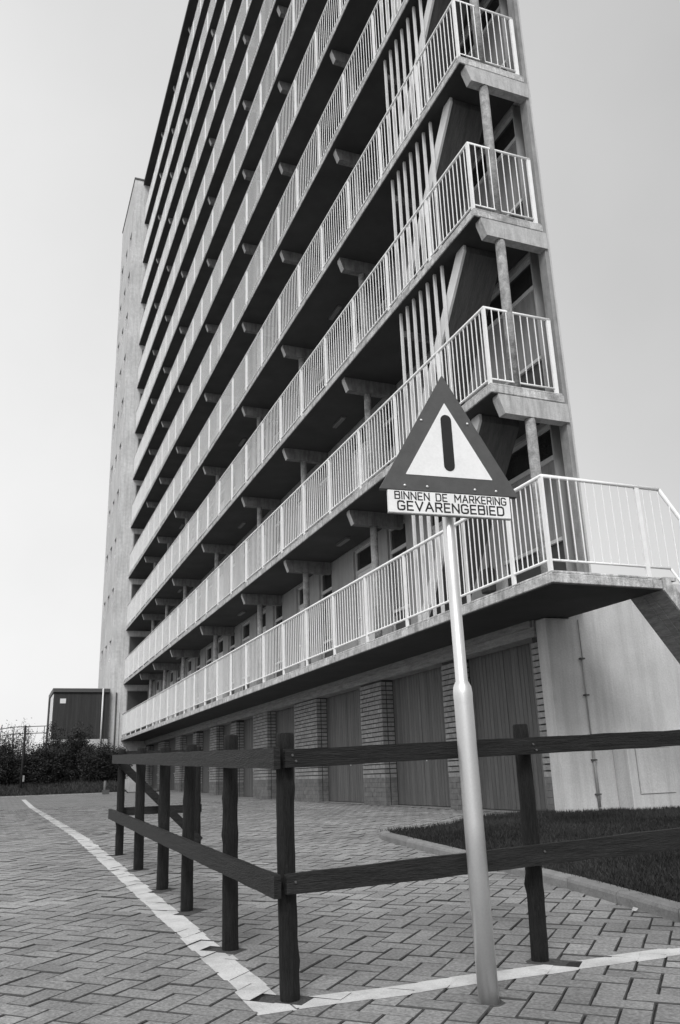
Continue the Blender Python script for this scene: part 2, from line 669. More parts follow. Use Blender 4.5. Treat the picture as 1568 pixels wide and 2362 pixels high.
lawn_poly = [(kerb_x(y) + KW - 0.004, y) for y in (-0.6, 1.6, 3.7, 4.85, 5.95, 7.0, 8.3)] + LAWN_EDGE + [(6.96, 9.63), (14.0, 9.63), (14.0, -0.6)]
b = MB()
strips = []
yy = [-0.6 + 0.36 * k for k in range(30)]
for ya, yb in zip(yy, yy[1:]):
    def xl(y):
        if y < 8.5:
            return kerb_x(y) + KW - 0.01
        for k in range(len(LAWN_EDGE) - 1):
            (x1, y1), (x2, y2) = LAWN_EDGE[k], LAWN_EDGE[k + 1]
            if y1 <= y <= y2 and y2 > y1:
                return x1 + (x2 - x1) * (y - y1) / (y2 - y1)
        return 3.95 if y < 8.7 else 6.96
    ra = 14.0 if ya < 9.5 else 6.97
    rb = 14.0 if yb < 9.62 else 6.97
    b.face([(xl(ya), ya, zg(ya) + 0.055), (max(ra, rb), ya, zg(ya) + 0.055), (max(ra, rb) if yb < 9.63 else 6.97, yb, zg(yb) + 0.055), (xl(yb), yb, zg(yb) + 0.055)])
lawn = put('lawn', b.mesh('lawn', M_SOIL))
lawn['kind'] = 'structure'
gb = MB()
gt = []
rg = random.Random(5)
N = 0
while N < 62000:
    y = 2.2 + (9.95 - 2.2) * rg.random()
    x = 3.0 + 9.0 * (rg.random() ** 1.15)
    if y > 9.6 and x > 6.93:
        continue
    if not in_lawn(x, y, -0.085 if y < 8.55 else -0.0):
        continue
    if not seen((x, y, zg(y)), 140):
        continue
    z = zg(y) + 0.05
    near_edge = y > 8.55
    h = rg.uniform(0.022, 0.055) * (1.25 if near_edge else 1)
    a = rg.uniform(0, 6.28)
    w = rg.uniform(0.003, 0.006)
    dx, dy = math.cos(a) * w, math.sin(a) * w
    lx, ly = rg.gauss(0, 0.018), rg.gauss(0, 0.018)
    i = len(gb.v)
    gb.v += [(x - dx, y - dy, z), (x + dx, y + dy, z), (x + lx, y + ly, z + h)]
    gb.f.append((i, i + 1, i + 2))
    gb.sm.append(False)
    patch = math.sin(x * 2.3 + 1.2 * math.sin(y * 1.9)) * math.sin(y * 2.7)
    gt.append(rg.uniform(-0.5, 0.5) + 0.35 * patch)
    N += 1
g = put('grass', gb.mesh('grass', M_GRASS, gt))
tag(g, 'short dark grass covering the raised lawn behind the kerb', 'grass', kind='stuff')

# ------------------------------------------------------------------ the apartment building
X0 = 5.75                 # outer edge of the galleries
XW = 7.00                 # gallery wall plane
PITCH = 2.80
TH = 0.16
NF = 12
YN, YF = 8.57, 44.30      # ends of the galleries
Y1 = 7.71                 # the lowest gallery reaches further as a stair landing
BASE_Z = 0.15
bld = thing('apartment_building', 'tall concrete gallery flat block with white railings along every floor', 'building', (XW, 9.7, BASE_Z))

# body behind the gallery wall, with an open stairwell notch and a slanting end
body = MB()
poly = [(7.30, 9.02), (15, 22.4), (15, 50), (7.30, 50)]
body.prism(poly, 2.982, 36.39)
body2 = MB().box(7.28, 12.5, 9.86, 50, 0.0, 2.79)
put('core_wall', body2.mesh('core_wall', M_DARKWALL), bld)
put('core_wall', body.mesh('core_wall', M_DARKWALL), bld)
fin = bevel(put('end_fin', MB().box(6.95, 7.02, 8.60, 8.78, 2.97, 36.39).mesh('end_fin', M_FIN), bld), 0.008)
skew = MB()
skew.prism([(7.022, 8.64), (7.06, 8.615), (15.05, 22.36), (15.0, 22.44)], 2.98, 36.38)
put('end_cladding', skew.mesh('end_cladding', M_PLASTER), bld)

# roof
put('roof', MB().prism([(5.6, 8.4), (7.0, 8.4), (15.2, 22.0), (15.2, 44.28), (5.6, 44.28)], 36.4, 36.62).mesh('roof', M_ROOF), bld)

# --- galleries
BR = [8.57, 13.85, 17.77, 21.57, 26.70, 31.95, 35.86, 39.46]
slab_meshes = {}
for k in range(1, NF + 1):
    z = PITCH * k
    s = MB()
    ya = Y1 if k == 1 else YN
    # thick slab with a small screed layer on top; the shade on its soffit is put into a darker tone
    if k == 1:
        s.prism([(X0, ya), (7.36, ya), (7.36, 9.62), (7.29, 9.62), (7.29, YF), (X0, YF)], z + 0.012, z + TH - 0.035)
        s.prism([(X0 + .012, ya + .012), (7.35, ya + .012), (7.35, 9.61), (7.28, 9.61), (7.28, YF), (X0 + .012, YF)], z + TH - 0.033, z + TH)
    else:
        s.prism([(X0, ya), (6.94, ya), (6.94, 8.8), (7.0, 8.8), (7.26, 9.1), (7.26, YF), (X0, YF)], z + 0.012, z + TH - 0.035)
        s.prism([(X0 + .012, ya + .012), (6.93, ya + .012), (6.93, 8.81), (6.99, 8.81), (7.25, 9.11), (7.25, YF), (X0 + .012, YF)], z + TH - 0.033, z + TH)
    sl = bevel(put('gallery_slab', s.mesh('gallery_slab', M_SLAB), bld), 0.008)
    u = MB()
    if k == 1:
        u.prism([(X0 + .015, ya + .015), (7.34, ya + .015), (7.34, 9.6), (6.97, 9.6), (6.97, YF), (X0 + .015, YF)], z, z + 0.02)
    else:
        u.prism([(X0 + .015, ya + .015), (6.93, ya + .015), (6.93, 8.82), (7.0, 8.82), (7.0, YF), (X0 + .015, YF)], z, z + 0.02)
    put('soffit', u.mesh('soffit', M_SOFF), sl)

bk = MB()
bk.prism([(5.86, 0.0), (5.86, -0.06), (5.94, -0.275), (6.985, -0.275), (6.985, 0.0)], 0, 0.15, 'y')
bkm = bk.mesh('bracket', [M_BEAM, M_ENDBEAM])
for pg in bkm.polygons:                       # skylight on the outer nose, put in as a paler material
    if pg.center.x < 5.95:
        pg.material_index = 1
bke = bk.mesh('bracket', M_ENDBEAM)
cm = MB().tube([(0, 0, 0), (0, 0, 1.1), (0, 0, PITCH - TH - 0.27)], 0.073, 14).mesh('column', M_COLUMN)
lamp_m = MB().box(-0.05, 0.05, -0.3, 0.3, -0.05, 0.0).mesh('ceiling_lamp', M_LAMP)
for k in range(1, NF + 1):
    zt = PITCH * (k + 1)
    for j, yb in enumerate(BR):
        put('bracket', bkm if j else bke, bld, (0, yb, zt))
        xc = 6.38 if (j or k == 1) else 6.20
        put('column', cm, bld, (xc, yb + 0.08, PITCH * k + TH - 0.003))
    for yl in (15.9, 24.2, 34.0):
        put('ceiling_lamp', lamp_m, bld, (6.55, yl, zt))

# --- railings
RH = 1.16                                # handrail height over the slab top


def railing(k):
    zt = PITCH * k + TH
    z_hi = PITCH * k + 1.32              # handrail centre
    z_lo = PITCH * k + (0.285 if k == 1 else 0.225)
    xr = X0 + 0.03
    ya = (Y1 if k == 1 else YN) + 0.03
    xe = 7.55 if k == 1 else 6.86
    b = MB()
    r1, r2 = (0.026, 0.017) if k == 1 else (0.023, 0.015)
    b.tube([(xr, YF, z_hi), (xr, ya, z_hi), (xe, ya, z_hi)], r1, 8)
    b.tube([(xr, YF, z_lo), (xr, ya, z_lo), (xe, ya, z_lo)], r2, 6)
    if k == 1:                           # the rail runs on down beside the stair
        b.tube([(xe, ya, z_hi), (xe + 2.0, ya, z_hi - 2.6)], r1, 8)
        b.tube([(xe, ya, z_lo), (xe + 2.0, ya, z_lo - 2.6)], r2, 6)
    R = put('railing', b.mesh('railing', M_RAIL), bld)
    return R, z_hi, z_lo, xr, ya, xe


bal_m = {}
for key, (hh) in {'low': 1.035, 'std': 1.095}.items():
    bal_m[key] = MB().tube([(0, 0, 0), (0, 0, hh)], 0.0085, 5, cap=False).mesh('baluster', M_RAIL)
post_m = {}
for key, (hh) in {'low': 1.19, 'std': 1.19}.items():
    post_m[key] = MB().box(-0.016, 0.016, -0.031, 0.031, 0, hh).mesh('post', M_RAIL)
SING = {1: 17.0, 2: 16.2, 3: 15.0, 4: 13.6}
rest_total = 0
for k in range(1, NF + 1):
    R, zh, zl, xr, ya, xe = railing(k)
    key = 'low' if k == 1 else 'std'
    zp = PITCH * k + 0.12
    yposts = [ya + 0.02] + ([8.52] if k == 1 else []) + [9.96 + 1.5625 * i for i in range(22)]
    for y in yposts:
        put('post', post_m[key], R, (xr, y, zp))
    rest = MB()
    hh = 1.035 if k == 1 else 1.095
    sp = 0.1165
    # bars along the gallery
    seg = yposts + [YF]
    for a, c in zip(seg, seg[1:]):
        n = max(1, round((c - a) / sp))
        for i in range(1, n):
            y = a + (c - a) * i / n
            if k in SING and y < SING[k]:
                put('baluster', bal_m[key], R, (xr, y, zl))
            else:
                rest.tube([(xr, y, zl), (xr, y, zl + hh)], 0.0085, 4, cap=False)
    # bars across the open end
    if k == 1:
        ends = [5.78 + 0.125 * i for i in range(1, 15)]
        put('post', post_m[key], R, (7.19, ya, zp), Matrix.Rotation(math.pi / 2, 3, 'Z'))
    else:
        n = 9
        ends = [xr + (6.84 - xr) * i / n for i in range(1, n)]
        put('post', post_m[key], R, (6.84, ya, zp), Matrix.Rotation(math.pi / 2, 3, 'Z'))
    for x in ends:
        if k == 1 and abs(x - 7.19) < 0.04:
            continue
        if k <= 4:
            put('baluster', bal_m[key], R, (x, ya, zl))
        else:
            rest.tube([(x, ya, zl), (x, ya, zl + hh)], 0.0085, 4, cap=False)
    if k == 1:
        for i in range(1, 14):
            x = 7.55 + 0.135 * i
            put('baluster', bal_m[key], R, (x, ya, zl - 1.3 * 0.135 * i))
    tag(put('baluster', rest.mesh('baluster', M_RAIL), R), kind='stuff')

# --- gallery walls: piers, windows, doors on each floor


def window_parts(w, h, glass):
    f = MB()
    t, d = 0.055, 0.07
    f.box(0, d, 0, t, 0, h)
    f.box(0, d, w - t, w, 0, h)
    f.box(0, d, t, w - t, h - t, h)
    f.box(0.001, d, t, w - t, 2.03, 2.03 + 0.07)
    f.box(-0.02, d, t, w - t, 0.83, 0.83 + 0.05)
    fm = f.mesh('frame', M_FRAME)
    pm_ = MB().box(0.03, 0.045, t, w - t, 0.88, 2.03).mesh('pane', glass)
    tm = MB().box(0.03, 0.045, t, w - t, 2.10, h - t).mesh('pane', M_GLASS)
    lm = MB().box(0.025, 0.05, t, w - t, 0.0, 0.83).mesh('lower_panel', M_PANEL)
    return fm, [('pane', pm_), ('pane', tm), ('lower_panel', lm)]


def door_parts(w, h):
    f = MB()
    t, d = 0.06, 0.07
    f.box(0, d, 0, t, 0, h)
    f.box(0, d, w - t, w, 0, h)
    f.box(0, d, t, w - t, h - t, h)
    f.box(0.001, d, t, w - t, 2.03, 2.10)
    fm = f.mesh('frame', M_FRAME)
    leaf = MB().box(0.02, 0.05, t, w - t, 0.0, 2.03).mesh('leaf', M_LPANEL)
    kick = MB().box(0.008, 0.02, t + 0.03, w - t - 0.03, 0.04, 0.42).mesh('kick_plate', M_PANEL)
    tr = MB().box(0.03, 0.045, t, w - t, 2.10, h - t).mesh('pane', M_GLASS)
    hd = MB().box(-0.03, 0.02, w - t - 0.12, w - t - 0.05, 1.02, 1.06).mesh('handle', M_CHROME)
    return fm, [('leaf', leaf), ('kick_plate', kick), ('pane', tr), ('handle', hd)]


HW = PITCH - TH - 0.005
WIN = {}
for w in (0.85, 1.05, 1.6):
    WIN[w] = (window_parts(w, 2.57, M_GLASS), window_parts(w, 2.57, M_CURT))
DOOR = door_parts(1.0, 2.57)
layout = [('w', 9.05, 1.6), ('d', 11.9, 1.0)]
wall_edges = BR[1:] + [YF]
for i in range(len(wall_edges) - 1):
    a, c = wall_edges[i], wall_edges[i + 1]
    layout.append(('w', a + 0.02 if i else a - 0.04, 0.85))
    layout.append(('d', a + 1.6, 1.0))
    if c - a > 4.5:
        layout.append(('w', a + 3.35, 1.05))
rw = random.Random(21)
holes = [(11.5, 13.5)]
for k in range(1, NF + 1):
    zf = PITCH * k + TH
    ops = sorted([(y, y + w, t) for t, y, w in layout])
    y = 9.02
    for (a, c, t) in ops + [(YF - 0.001, YF, 'e')]:
        if a - y > 0.02:
            put('gallery_wall', MB().box(XW, 7.28, y, a, zf, zf + HW).mesh('gallery_wall', M_WALL), bld)
        if t in 'wd':
            put('wall_head', MB().box(XW + 0.005, 7.28, a, c, zf + 2.57, zf + HW).mesh('wall_head', M_WALL), bld)
        y = c
    for t, y, w in layout:
        if t == 'w':
            fm, ch = WIN[w][1 if (rw.random() < 0.45 or y < 10) else 0]
            o = put('window', fm, bld, (XW + 0.05, y, zf))
        else:
            fm, ch = DOOR
            o = put('door', fm, bld, (XW + 0.05, y, zf))
        for nme, me in ch:
            put(nme, me, o, (XW + 0.05, y, zf))

# --- escape stair from gallery to gallery behind a screen of tall white bars
bar_m = MB().box(-0.020, 0.020, -0.022, 0.022, 0, PITCH - TH).mesh('bar', M_BARS)
st = MB()
st.prism([(11.52, 0.0), (11.24, 0.0), (9.22, 2.53), (9.22, 2.635), (9.44, 2.635)], 5.945, 5.985, 'x')
st_m = st.mesh('stair_string', M_BARS)
so = MB()
so.prism([(11.50, 0.002), (11.26, 0.002), (9.24, 2.53), (9.24, 2.634), (9.42, 2.634)], 5.987, 6.62, 'x')
so_m = so.mesh('stair_flight', M_BOARD)
ribs = MB()
for q in range(9):
    xx = 6.02 + 0.066 * q
    ribs.prism([(11.20, 0.03), (9.23, 2.50), (9.23, 2.52), (11.20, 0.05)], xx, xx + 0.012, 'x')
rib_m = ribs.mesh('board_marks', M_BOARD)
cr = MB().box(5.93, 6.98, 11.33, 11.40, 2.20, 2.32).mesh('crossbeam', M_BEAM)
for k in range(1, NF):
    zf = PITCH * k + TH
    scr = put('bar_screen', MB().box(5.885, 5.915, 9.80, 11.36, zf + 0.002, zf + 0.03).mesh('bar_screen', M_BARS), bld)
    for i in range(7):
        put('bar', bar_m, scr, (5.90, 9.83 + 0.25 * i, zf + 0.001))
    f = put('stair_flight', so_m, bld, (0, 0, zf))
    put('stair_string', st_m, f, (0, 0, zf))
    put('crossbeam', cr, bld, (0, 0, zf))

# a dark meter box with its conduit on the lowest gallery wall
mbx = bevel(put('meter_box', MB().box(6.86, 6.998, 10.80, 11.05, 3.42, 3.80).mesh('meter_box', M_PANEL), bld), 0.02)
put('conduit', MB().tube([(6.985, 10.92, 3.80), (6.985, 10.92, 5.3)], 0.016, 6).mesh('conduit', M_FIN), mbx)

# --- ground storey: lintel, piers of single bricks, plank doors
lint = MB()
lint.box(6.94, 7.28, 9.86, YF, 2.57, 2.80)
put('lintel', lint.mesh('lintel', M_LINTEL), bld)
put('lintel_ledge', MB().box(6.90, 6.94, 9.9, YF, 2.70, 2.799).mesh('lintel_ledge', M_LINTEL), bld)
PIERS = [(9.86, 10.03), (12.23, 12.73), (15.25, 16.33), (18.98, 20.65), (23.02, 24.44), (26.40, 27.11), (29.05, 30.04), (32.25, 32.87), (35.35, 36.32), (39.2, 40.54), (43.4, 44.3)]
CO, BL, JT = 0.0875, 0.215, 0.021
JP = 0.011
PL = 0.66                                     # top of the rendered plinth


def brick_mesh(dx, dy, h):
    b = MB()
    c = 0.006
    b.v = [(0, 0, 0), (dx, 0, 0), (dx, dy, 0), (0, dy, 0), (0, 0, h), (dx, 0, h), (dx, dy, h), (0, dy, h)]
    b.box(0, dx, 0, dy, 0, h)
    b.v = b.v[8:]
    b.f = [tuple(i - 8 for i in f) for f in b.f]
    return b


bm_cache = {}


def brick(dx, dy, low):
    key = (round(dx, 3), round(dy, 3), low)
    if key not in bm_cache:
        bm_cache[key] = brick_mesh(dx, dy, CO - (0.004 if low else JT)).mesh('brick', M_PLINTH if low else M_BRICK)
    return bm_cache[key]


count = 0
rb = random.Random(9)
brest = MB()
bt = []
DEEP = 0.25
for pi, (ya, yb) in enumerate(PIERS):
    z0 = BASE_Z - 0.1
    core = MB().box(7.002, 7.275, ya + 0.012 if pi else ya, yb - 0.012, z0, 2.57)
    P = put('brick_pier', core.mesh('brick_pier', M_MORTAR), bld)
    z = zg((ya + yb) / 2) - 0.02
    row = 0
    while z + CO - JT < 2.568:
        # stretchers on the face: full bricks with half-brick offset; returns end on header bricks
        nb = max(1, round((yb - ya) / BL))
        w = (yb - ya) / nb
        cuts = [ya] + [ya + w * (i + (0.5 if row % 2 and nb > 1 else 0)) for i in range(0 if (row % 2 and nb > 1) else 1, nb)] + [yb]
        for a, c in zip(cuts, cuts[1:]):
            dx = 0.10 + rb.uniform(-.004, .004)
            x = 6.98 + rb.uniform(-0.003, 0.003)
            items = [(x, a + JP / 2 * (a != ya), 0.10, (c - a) - JP / 2 * ((a != ya) + (c != yb)))]
            if a == ya:       # the visible return into the recess
                items.append((6.98 + 0.10 + JT, ya, DEEP - 0.10 - JT, 0.09))
            for (bx, by, bdx, bdy) in items:
                if count < 300:
                    put('brick', brick(bdx, bdy, z < PL), P, (bx, by, z))
                    count += 1
                else:
                    i = len(brest.v)
                    brest.box(bx, bx + bdx, by, by + bdy, z, z + CO - (0.004 if z < PL else JT))
                    bt += [(rb.uniform(-.08, .08) - 0.44) if z < PL else rb.uniform(-.14, .14)] * 6
        z += CO
        row += 1
o = put('brick', brest.mesh('brick', M_BRICK, bt), bld)
tag(o, kind='stuff')

rd = random.Random(2)
for (a0, a1), (b0, b1) in zip(PIERS, PIERS[1:]):
    ya, yb = a1, b0
    zb = zg((ya + yb) / 2) + 0.015
    D = put('garage_door', MB().box(7.262, 7.279, ya - 0.005, yb + 0.005, zb, 2.60).mesh('garage_door', M_PANEL), bld)
    n = round((yb - ya) / 0.105)
    w = (yb - ya) / n
    mid = n // 2
    pm_ = MB().box(0, 0.022, 0.004, w - 0.004, 0, 2.60 - zb - 0.006).mesh('plank', M_GDOOR)
    for i in range(n):
        put('plank', pm_, D, (7.238 + (0.004 if i == mid else 0) + rd.uniform(0, .002), ya + w * i, zb + 0.003))
    ym = ya + w * mid
    hnd = MB()
    hnd.box(7.225, 7.237, ym - 0.05, ym - 0.02, 0.98, 1.14)
    hnd.box(7.20, 7.226, ym - 0.045, ym - 0.03, 1.10, 1.115)
    hnd.box(7.195, 7.207, ym - 0.045, ym + 0.075, 1.10, 1.118)
    put('handle', hnd.mesh('handle', M_CHROME), D)
    put('threshold', MB().box(7.05, 7.27, ya + 0.003, yb - 0.003, zb - 0.10, zb - 0.008).mesh('threshold', M_KERB), D)

# --- plastered end wall with pipe and utility block; landing stair
ew = MB()
ew.box(6.975, 12.6, 9.62, 9.855, 0.05, 2.79)
ew.box(7.38, 12.6, 9.62, 9.855, 2.79, 3.40)
put('end_wall', ew.mesh('end_wall', M_PLASTER), bld)
put('low_roof', MB().box(7.40, 12.55, 9.856, 13.0, 3.2, 3.44).mesh('low_roof', M_ROOF), bld)
pp = MB()
pp.tube([(7.50, 9.59, 0.27), (7.50, 9.59, 0.98)], 0.020, 8)
pp.tube([(7.50, 9.595, 0.98), (7.50, 9.595, 2.22)], 0.011, 7)
pp.tube([(7.515, 9.60, 2.22), (7.515, 9.60, 2.78)], 0.007, 6)
pipe = put('downpipe', pp.mesh('downpipe', M_FIN), bld)
for z in (0.42, 0.86, 1.72, 2.22):
    put('pipe_clip', MB().box(7.465, 7.535, 9.565, 9.619, z, z + 0.02).mesh('pipe_clip', M_SRIM), pipe)
blk = bevel(put('meter_block', MB().box(7.84, 10.6, 9.31, 9.619, 0.05, 1.2).mesh('meter_block', M_PLASTER), bld), 0.012)
put('hatch', MB().box(7.97, 8.55, 9.297, 9.309, 0.42, 1.00).mesh('hatch', M_PLASTER), blk)
fr = MB()
for bx in ((7.962, 7.968, 0.414, 1.007), (8.552, 8.558, 0.414, 1.007)):
    fr.box(bx[0], bx[1], 9.304, 9.309, bx[2], bx[3])
fr.box(7.968, 8.552, 9.304, 9.309, 0.414, 0.4195)
fr.box(7.968, 8.552, 9.304, 9.309, 1.001, 1.007)
put('hatch_frame', fr.mesh('hatch_frame', M_FIN), blk)

SL = 1.27
flight = MB()
flight.prism([(7.362, 2.80), (7.362, 2.95), (7.42, 2.95), (9.55, 2.95 - SL * 2.13), (9.55, 2.80 - SL * 2.19), (9.5, 2.80 - SL * 2.14)], 7.73, 8.30, 'y')
stair = put('outside_stair', flight.mesh('outside_stair', M_LINTEL), bld)
for i in range(10):
    x = 7.37 + 0.2 * i
    z = 2.95 - SL * 0.2 * i
    put('tread', MB().box(x + 0.06, x + 0.25, 7.75, 8.28, z - 0.02, z + 0.025).mesh('tread', M_SLAB), stair)
strg = MB()
strg.prism([(7.362, 2.80), (7.362, 2.955), (7.45, 2.955), (9.6, 2.955 - SL * 2.15), (9.6, 2.80 - SL * 2.24)], 7.70, 7.728, 'y')
put('stair_string', strg.mesh('stair_string', M_SLAB), stair)
rs = MB()
for t in (0.28, 0.45):
    yy_ = 7.73 + 0.57 * t / 0.75
    rs.prism([(7.37, 2.775), (7.37, 2.795), (9.5, 2.795 - SL * 2.13), (9.5, 2.775 - SL * 2.13)], yy_, yy_ + 0.03, 'y')
put('soffit_rib', rs.mesh('soffit_rib', M_LINTEL), stair)

# --- stair tower at the far end
TX, TY0, TY1, TZ = 5.08, 44.30, 50.0, 36.7
wy = [(44.72, 45.55), (46.62, 47.45), (48.52, 49.35)]
wz = [(6.93 + 2.8 * i, 7.98 + 2.8 * i) for i in range(10)]
tb = MB()
ycuts = [TY0] + [c for w in wy for c in w] + [TY1]
zcuts = [0] + [c for w in wz for c in w] + [TZ]
for i in range(len(ycuts) - 1):
    for j in range(len(zcuts) - 1):
        a, c, p, q = ycuts[i], ycuts[i + 1], zcuts[j], zcuts[j + 1]
        if i % 2 == 1 and j % 2 == 1:
            d = 0.36
            tb.face([(TX, a, p), (TX + d, a, p), (TX + d, a, q), (TX, a, q)])
            tb.face([(TX, c, p), (TX, c, q), (TX + d, c, q), (TX + d, c, p)])
            tb.face([(TX, a, p), (TX, c, p), (TX + d, c, p), (TX + d, a, p)])
            tb.face([(TX, a, q), (TX + d, a, q), (TX + d, c, q), (TX, c, q)])
        else:
            tb.face([(TX, a, p), (TX, a, q), (TX, c, q), (TX, c, p)])
tb.face([(TX, TY0, 0), (7.29, TY0, 0), (7.29, TY0, TZ), (TX, TY0, TZ)])
tb.face([(TX, TY1, 0), (TX, TY1, TZ), (13, TY1, TZ), (13, TY1, 0)])
tb.face([(13, TY0, 0), (13, TY1, 0), (13, TY1, TZ), (13, TY0, TZ)])
tb.face([(7.29, TY0, 36.4), (13, TY0, 36.4), (13, TY0, TZ), (7.29, TY0, TZ)])
tb.face([(TX, TY0, TZ), (13, TY0, TZ), (13, TY1, TZ), (TX, TY1, TZ)])
tower = put('stair_tower', tb.mesh('stair_tower', M_TOWER), bld)
twm = MB().box(0, 0.02, 0.004, 0.826, 0.004, 1.046).mesh('window', M_GLASS)
for (a, c) in wy:
    for (p, q) in wz:
        put('window', twm, tower, (TX + 0.339, a, p))
tdm = MB().box(5.98, 6.98, 44.255, 44.296, 0, 2.3).mesh('door', M_PANEL)
tfm = MB().box(5.93, 5.975, 44.25, 44.297, 0, 2.34).box(5.975, 6.99, 44.25, 44.297, 2.305, 2.34).mesh('frame', M_FIN)
for k in range(1, NF + 1):
    d = put('door', tdm, tower, (0, 0, PITCH * k + TH))
    put('frame', tfm, d, (0, 0, PITCH * k + TH))
put('downpipe', MB().tube([(5.42, 44.25, 0.4), (5.42, 44.25, 5.2)], 0.035, 8).mesh('downpipe', M_SRIM), tower)
put('downpipe', MB().tube([(5.62, 44.27, 0.4), (5.62, 44.27, 4.2)], 0.012, 6).mesh('downpipe', M_FIN), tower)
put('roof_coping', MB().box(5.04, 13.05, 44.24, 50.05, TZ + 0.002, TZ + 0.10).mesh('roof_coping', M_SRIM), tower)

# ------------------------------------------------------------------ wooden fence
fence = thing('wooden_fence', 'dark tarred log fence with two plank rails turning a corner', 'fence', (1.08, 3.29, 0.0))
FP = [(1.078, 3.291, 0.945, 0.0365), (1.087, 4.198, 0.985, 0.0385), (1.118, 5.322, 0.990, 0.0365), (1.129, 6.25, 1.01, 0.0405), (1.144, 7.406, 1.055, 0.0385), (1.138, 8.574, 1.089, 0.037), (2.225, 3.359, 0.972, 0.0355), (1.868, 8.56, 1.10, 0.041), (3.42, 3.42, 1.01, 0.037)]
for q, (x, y, zt, r) in enumerate(FP):
    rr = random.Random(40 + q)
    n = 14
    pts, rad = [], []
    zb = zg(y) - 0.12
    ph = [rr.uniform(0, 6.28) for _ in range(4)]
    H = zt - zb
    m = 26
    knots = [(rr.uniform(0.15, 0.9), rr.uniform(0, 6.28)) for _ in range(5)]
    for i in range(m + 1):
        t = i / m
        z = zb + H * t
        bx = 0.006 * math.sin(3 * t + ph[0])
        by = 0.006 * math.sin(2.4 * t + ph[1])
        pts.append((x + bx, y + by, z))
        R = []
        for j in range(n):
            a = 2 * math.pi * j / n
            v = r * (1.03 - 0.07 * t) * (1 + 0.03 * math.sin(a * 2 + ph[2]) + 0.03 * math.sin(a * 3 + 5 * t + ph[3]) + rr.gauss(0, 0.018))
            for kt, ka in knots:
                v += 0.010 * math.exp(-((t - kt) * H / 0.02) ** 2) * max(0, math.cos(a - ka)) ** 3
            R.append(v)
        rad.append(R)
    R = [v * 0.9 for v in rad[-1]]
    pts.append((pts[-1][0], pts[-1][1], pts[-1][2] + 0.006))
    rad.append(R)
    put('post', MB().tube(pts, rad, n).mesh('post', M_FENCE), fence)
    nail = MB()


def plank(p, q, z0a, z1a, z0b, z1b, th, nrm, seed):
    """a sawn plank between two ground points, thickness th along nrm, with slightly waney edges"""
    rr = random.Random(seed)
    b = MB()
    L = math.hypot(q[0] - p[0], q[1] - p[1])
    m = max(3, int(L / 0.12))
    rings = []
    for i in range(m + 1):
        t = i / m
        x, y = p[0] + (q[0] - p[0]) * t, p[1] + (q[1] - p[1]) * t
        lo = z0a + (z0b - z0a) * t + rr.gauss(0, 0.0012)
        hi = z1a + (z1b - z1a) * t + rr.gauss(0, 0.0012)
        w = rr.gauss(0, 0.0008)
        n0 = (x + nrm[0] * w, y + nrm[1] * w)
        n1 = (x + nrm[0] * th, y + nrm[1] * th)
        rings.append([(n0[0], n0[1], lo), (n1[0], n1[1], lo), (n1[0], n1[1], hi), (n0[0], n0[1], hi)])
    for A, B in zip(rings, rings[1:]):
        for k in range(4):
            b.face([A[k], A[(k + 1) % 4], B[(k + 1) % 4], B[k]])
    b.face(list(reversed(rings[0])))
    b.face(rings[-1])
    return bevel(put('rail', b.mesh('rail', M_FPLANK), fence), 0.003)


# rails on the camera side of the posts
plank((1.045, 3.238), (3.60, 3.33), 0.815, 0.885, 0.876, 0.952, -0.028, (-0.036, 1), 1)
plank((1.045, 3.238), (3.60, 3.33), 0.361, 0.434, 0.418, 0.510, -0.028, (-0.036, 1), 2)
plank((1.028, 3.215), (1.094, 8.80), 0.812, 0.892, 0.970, 1.050, -0.028, (1, 0), 3)
plank((1.026, 3.215), (1.090, 8.86), 0.352, 0.432, 0.455, 0.545, -0.028, (1, 0), 4)
plank((1.12, 8.622), (1.93, 8.61), 0.486, 0.559, 0.484, 0.556, 0.028, (0, 1), 5)
plank((1.12, 8.622), (1.93, 8.61), 1.000, 1.078, 1.000, 1.078, 0.028, (0, 1), 6)
br = MB()
br.hexa([(1.10, 8.49, 0.93), (1.10, 8.515, 0.93), (1.87, 8.515, 0.20), (1.87, 8.49, 0.20), (1.15, 8.49, 0.98), (1.15, 8.515, 0.98), (1.92, 8.515, 0.25), (1.92, 8.49, 0.25)])
put('brace', br.mesh('brace', M_FPLANK), fence)
nm = MB().tube([(0, 0, 0), (0, -0.006, 0)], [0.006, 0.004], 8).mesh('nail', M_SRIM)
for (x, z) in ((1.075, 0.862), (1.09, 0.84), (2.22, 0.885), (2.235, 0.86), (1.08, 0.405), (2.225, 0.44)):
    yy_ = 3.209 + (x - 1.045) * 0.036
    put('nail', nm, fence, (x, yy_, z))

# ------------------------------------------------------------------ warning sign
SX, SY, SZ, YAW = 1.682, 2.877, 1.897, -0.093
PXY = (1.708, 2.932)
zb = zg(PXY[1])
sign = thing('warning_sign', 'triangular warning sign with text plate on a pale metal pole', 'sign', (PXY[0], PXY[1], zb))
pl = MB()
lean = (-0.018, 0.002)


def pole_at(z):
    t = (z - zb) / 1.9
    return (PXY[0] + lean[0] * t, PXY[1] + lean[1] * t, z)


zs = [zb - 0.2, zb + 0.6, 1.045, 1.075, 1.10, 1.118, 1.122, 1.5, 2.30]
rs_ = [0.0375, 0.0375, 0.0375, 0.0385, 0.036, 0.0275, 0.0245, 0.0242, 0.024]
pl.tube([pole_at(z) for z in zs], rs_, 28)
put('pole', pl.mesh('pole', M_POLE), sign)
RY = Matrix.Rotation(YAW, 3, 'Z')


def sp(s, t, d):                   # local sign coordinates: s to the right, t up, d towards the viewer
    return (s, -d, t)


